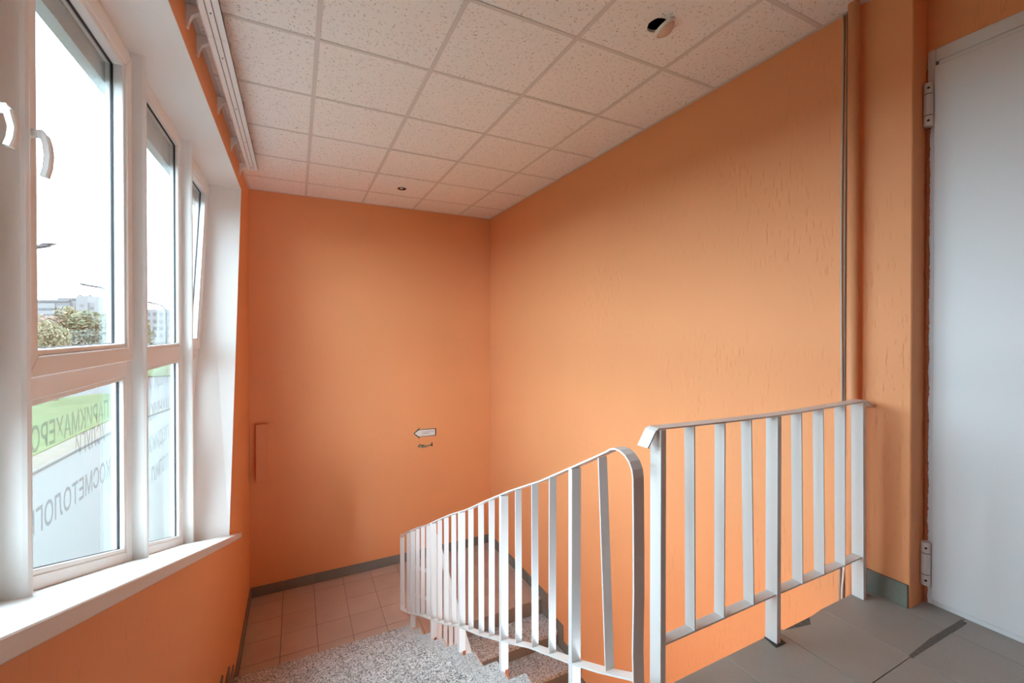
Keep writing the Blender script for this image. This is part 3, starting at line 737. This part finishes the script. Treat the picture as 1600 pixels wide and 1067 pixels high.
# street lamps
M['steel'] = mat('galvanised steel', (.035, .038, .042), .6, .2, 0)
def lamp(px, py, hx, hy, hz, label):
    t = thing('street_lamp', label, 'street lamp', (px, py, GZ), 'street lamps along the road'); bpy.context.view_layer.update()
    b = B(); tube(b, [(px, py, GZ), (px, py, hz-1.2)], [.13, .09], 10); obj('pole', b, M['steel'], t)
    dx, dy = hx-px, hy-py
    b = B(); tube(b, [(px, py, hz-1.25), (px+.12*dx, py+.12*dy, hz-.72), (px+.35*dx, py+.35*dy, hz-.35), (px+.9*dx, py+.9*dy, hz-.05)], .11, 8); obj('arm', b, M['steel'], t)
    L = math.hypot(dx, dy); d = Vector((dx/L, dy/L, 0)); p = Vector((hx, hy, hz)); b = B()
    tube(b, [p-d*.75, p-d*.6, p-d*.25, p+d*.02], [.05, .10, .13, .04], 10)
    for v in b.verts: v.co.z = hz+(v.co.z-hz)*.55
    obj('lamp_head', b, M['steel'], t)
lamp(-13.9, 31.4, -10.85, 30.02, 4.40, 'nearest street lamp, its long arm reaching in from the left of the first large pane')
lamp(-15.8, 54.85, -18.8, 56.3, 4.55, 'street lamp with curved arm at the right of the first large pane')
lamp(-33.5, 79.4, -30.0, 77.6, 4.50, 'farthest street lamp just above the white building roof')
lamp(-16.0, 75.0, -18.5, 76.3, 4.0, 'street lamp seen through the middle window')
# far buildings, facing the stairwell
M['bpale'] = mat('hazed facade', (.145, .147, .148), .8, .1); M['bwhite'] = mat('pale facade', (.128, .130, .132), .8, .1); M['bgrey'] = mat('grey facade', (.095, .100, .105), .8, .1)  # distance haze put into the facade colour, palest on the faint block
M['bglass'] = mat('far window glass', (.048, .055, .062), .3, .3)
def building(x, y, label):
    return thing('building', label, 'building', (x, y, GZ), 'pale buildings on the skyline', rot=(0, 0, -YAW))
def part(name, par, m, a, kind=None):
    b = B(); box(b, *a); o = bpy.data.objects.new(name, mesh(name, b, m)); C.objects.link(o); o.parent = par
    if kind: o['kind'] = kind
    return o
S = .2655  # metres per photo pixel at that distance
b1 = building(-91, 246.5, 'long pale office block with rows of windows beyond the trees')
H = 17.4
part('wall', b1, M['bgrey'], (-12.5, 8.2, 0, 12, 0, H))
part('facade_panel', b1, M['bwhite'], (-5.2, 2.1, -.3, 0, 0, H-1.6))
part('facade_panel', b1, M['bwhite'], (2.9, 7.2, -.3, 0, 8, H-2.8))
part('facade_panel', b1, M['bwhite'], (4.3, 4.8, -.3, 0, 0, 8))
part('roof_edge', b1, M['bglass'], (-12.5, 8.2, -.4, 0, H-.9, H))
part('roof_plant', b1, M['bgrey'], (1, 7, 2, 8, H, H+.9))
for r_ in range(5):
    for c_ in range(9):
        part('window', b1, M['bglass'], (-4.9+c_*.78, -4.9+c_*.78+.55, -.42, -.3, 3.0+r_*2.5, 3.9+r_*2.5))
for c_ in range(3):
    part('window', b1, M['bglass'], (-11.8+c_*2.0, -10.9+c_*2.0, -.12, 0, 9, 15.4))
b2 = building(-79, 240.5, 'pale tower with stepped right wing behind the far trees')
part('wall', b2, M['bwhite'], (-2.8, 2.0, 0, 10, 0, 19.0)); part('wing', b2, M['bwhite'], (2.0, 4.6, .5, 10, 0, 16.2))
part('wing', b2, M['bwhite'], (-5.2, -2.8, .5, 10, 0, 16.8))
part('roof_box', b2, M['bglass'], (-2.8, -2.1, 1, 2, 19, 19.6)); part('roof_box', b2, M['bglass'], (1.4, 2.0, 1, 2, 19, 19.5))
for r_ in range(4):
    part('window', b2, M['bglass'], (-1.2, .3, -.1, 0, 7.5+r_*2.3, 8.5+r_*2.3))
    part('window', b2, M['bglass'], (2.6, 4.0, .4, .5, 5.5+r_*2.6, 6.5+r_*2.6))
for c_ in range(2): part('window', b2, M['bglass'], (-4.9+c_*1.0, -4.5+c_*1.0, .4, .5, 2, 16))
b3 = building(-46, 205, 'pale block seen faintly through the middle window')
part('wall', b3, M['bpale'], (-6, 5, 0, 12, 0, 12.5))
for r_ in range(4):
    for c_ in range(4): part('window', b3, M['bglass'], (-4.5+c_*2.4, -3.3+c_*2.4, -.1, 0, 2+r_*2.7, 3.2+r_*2.7))
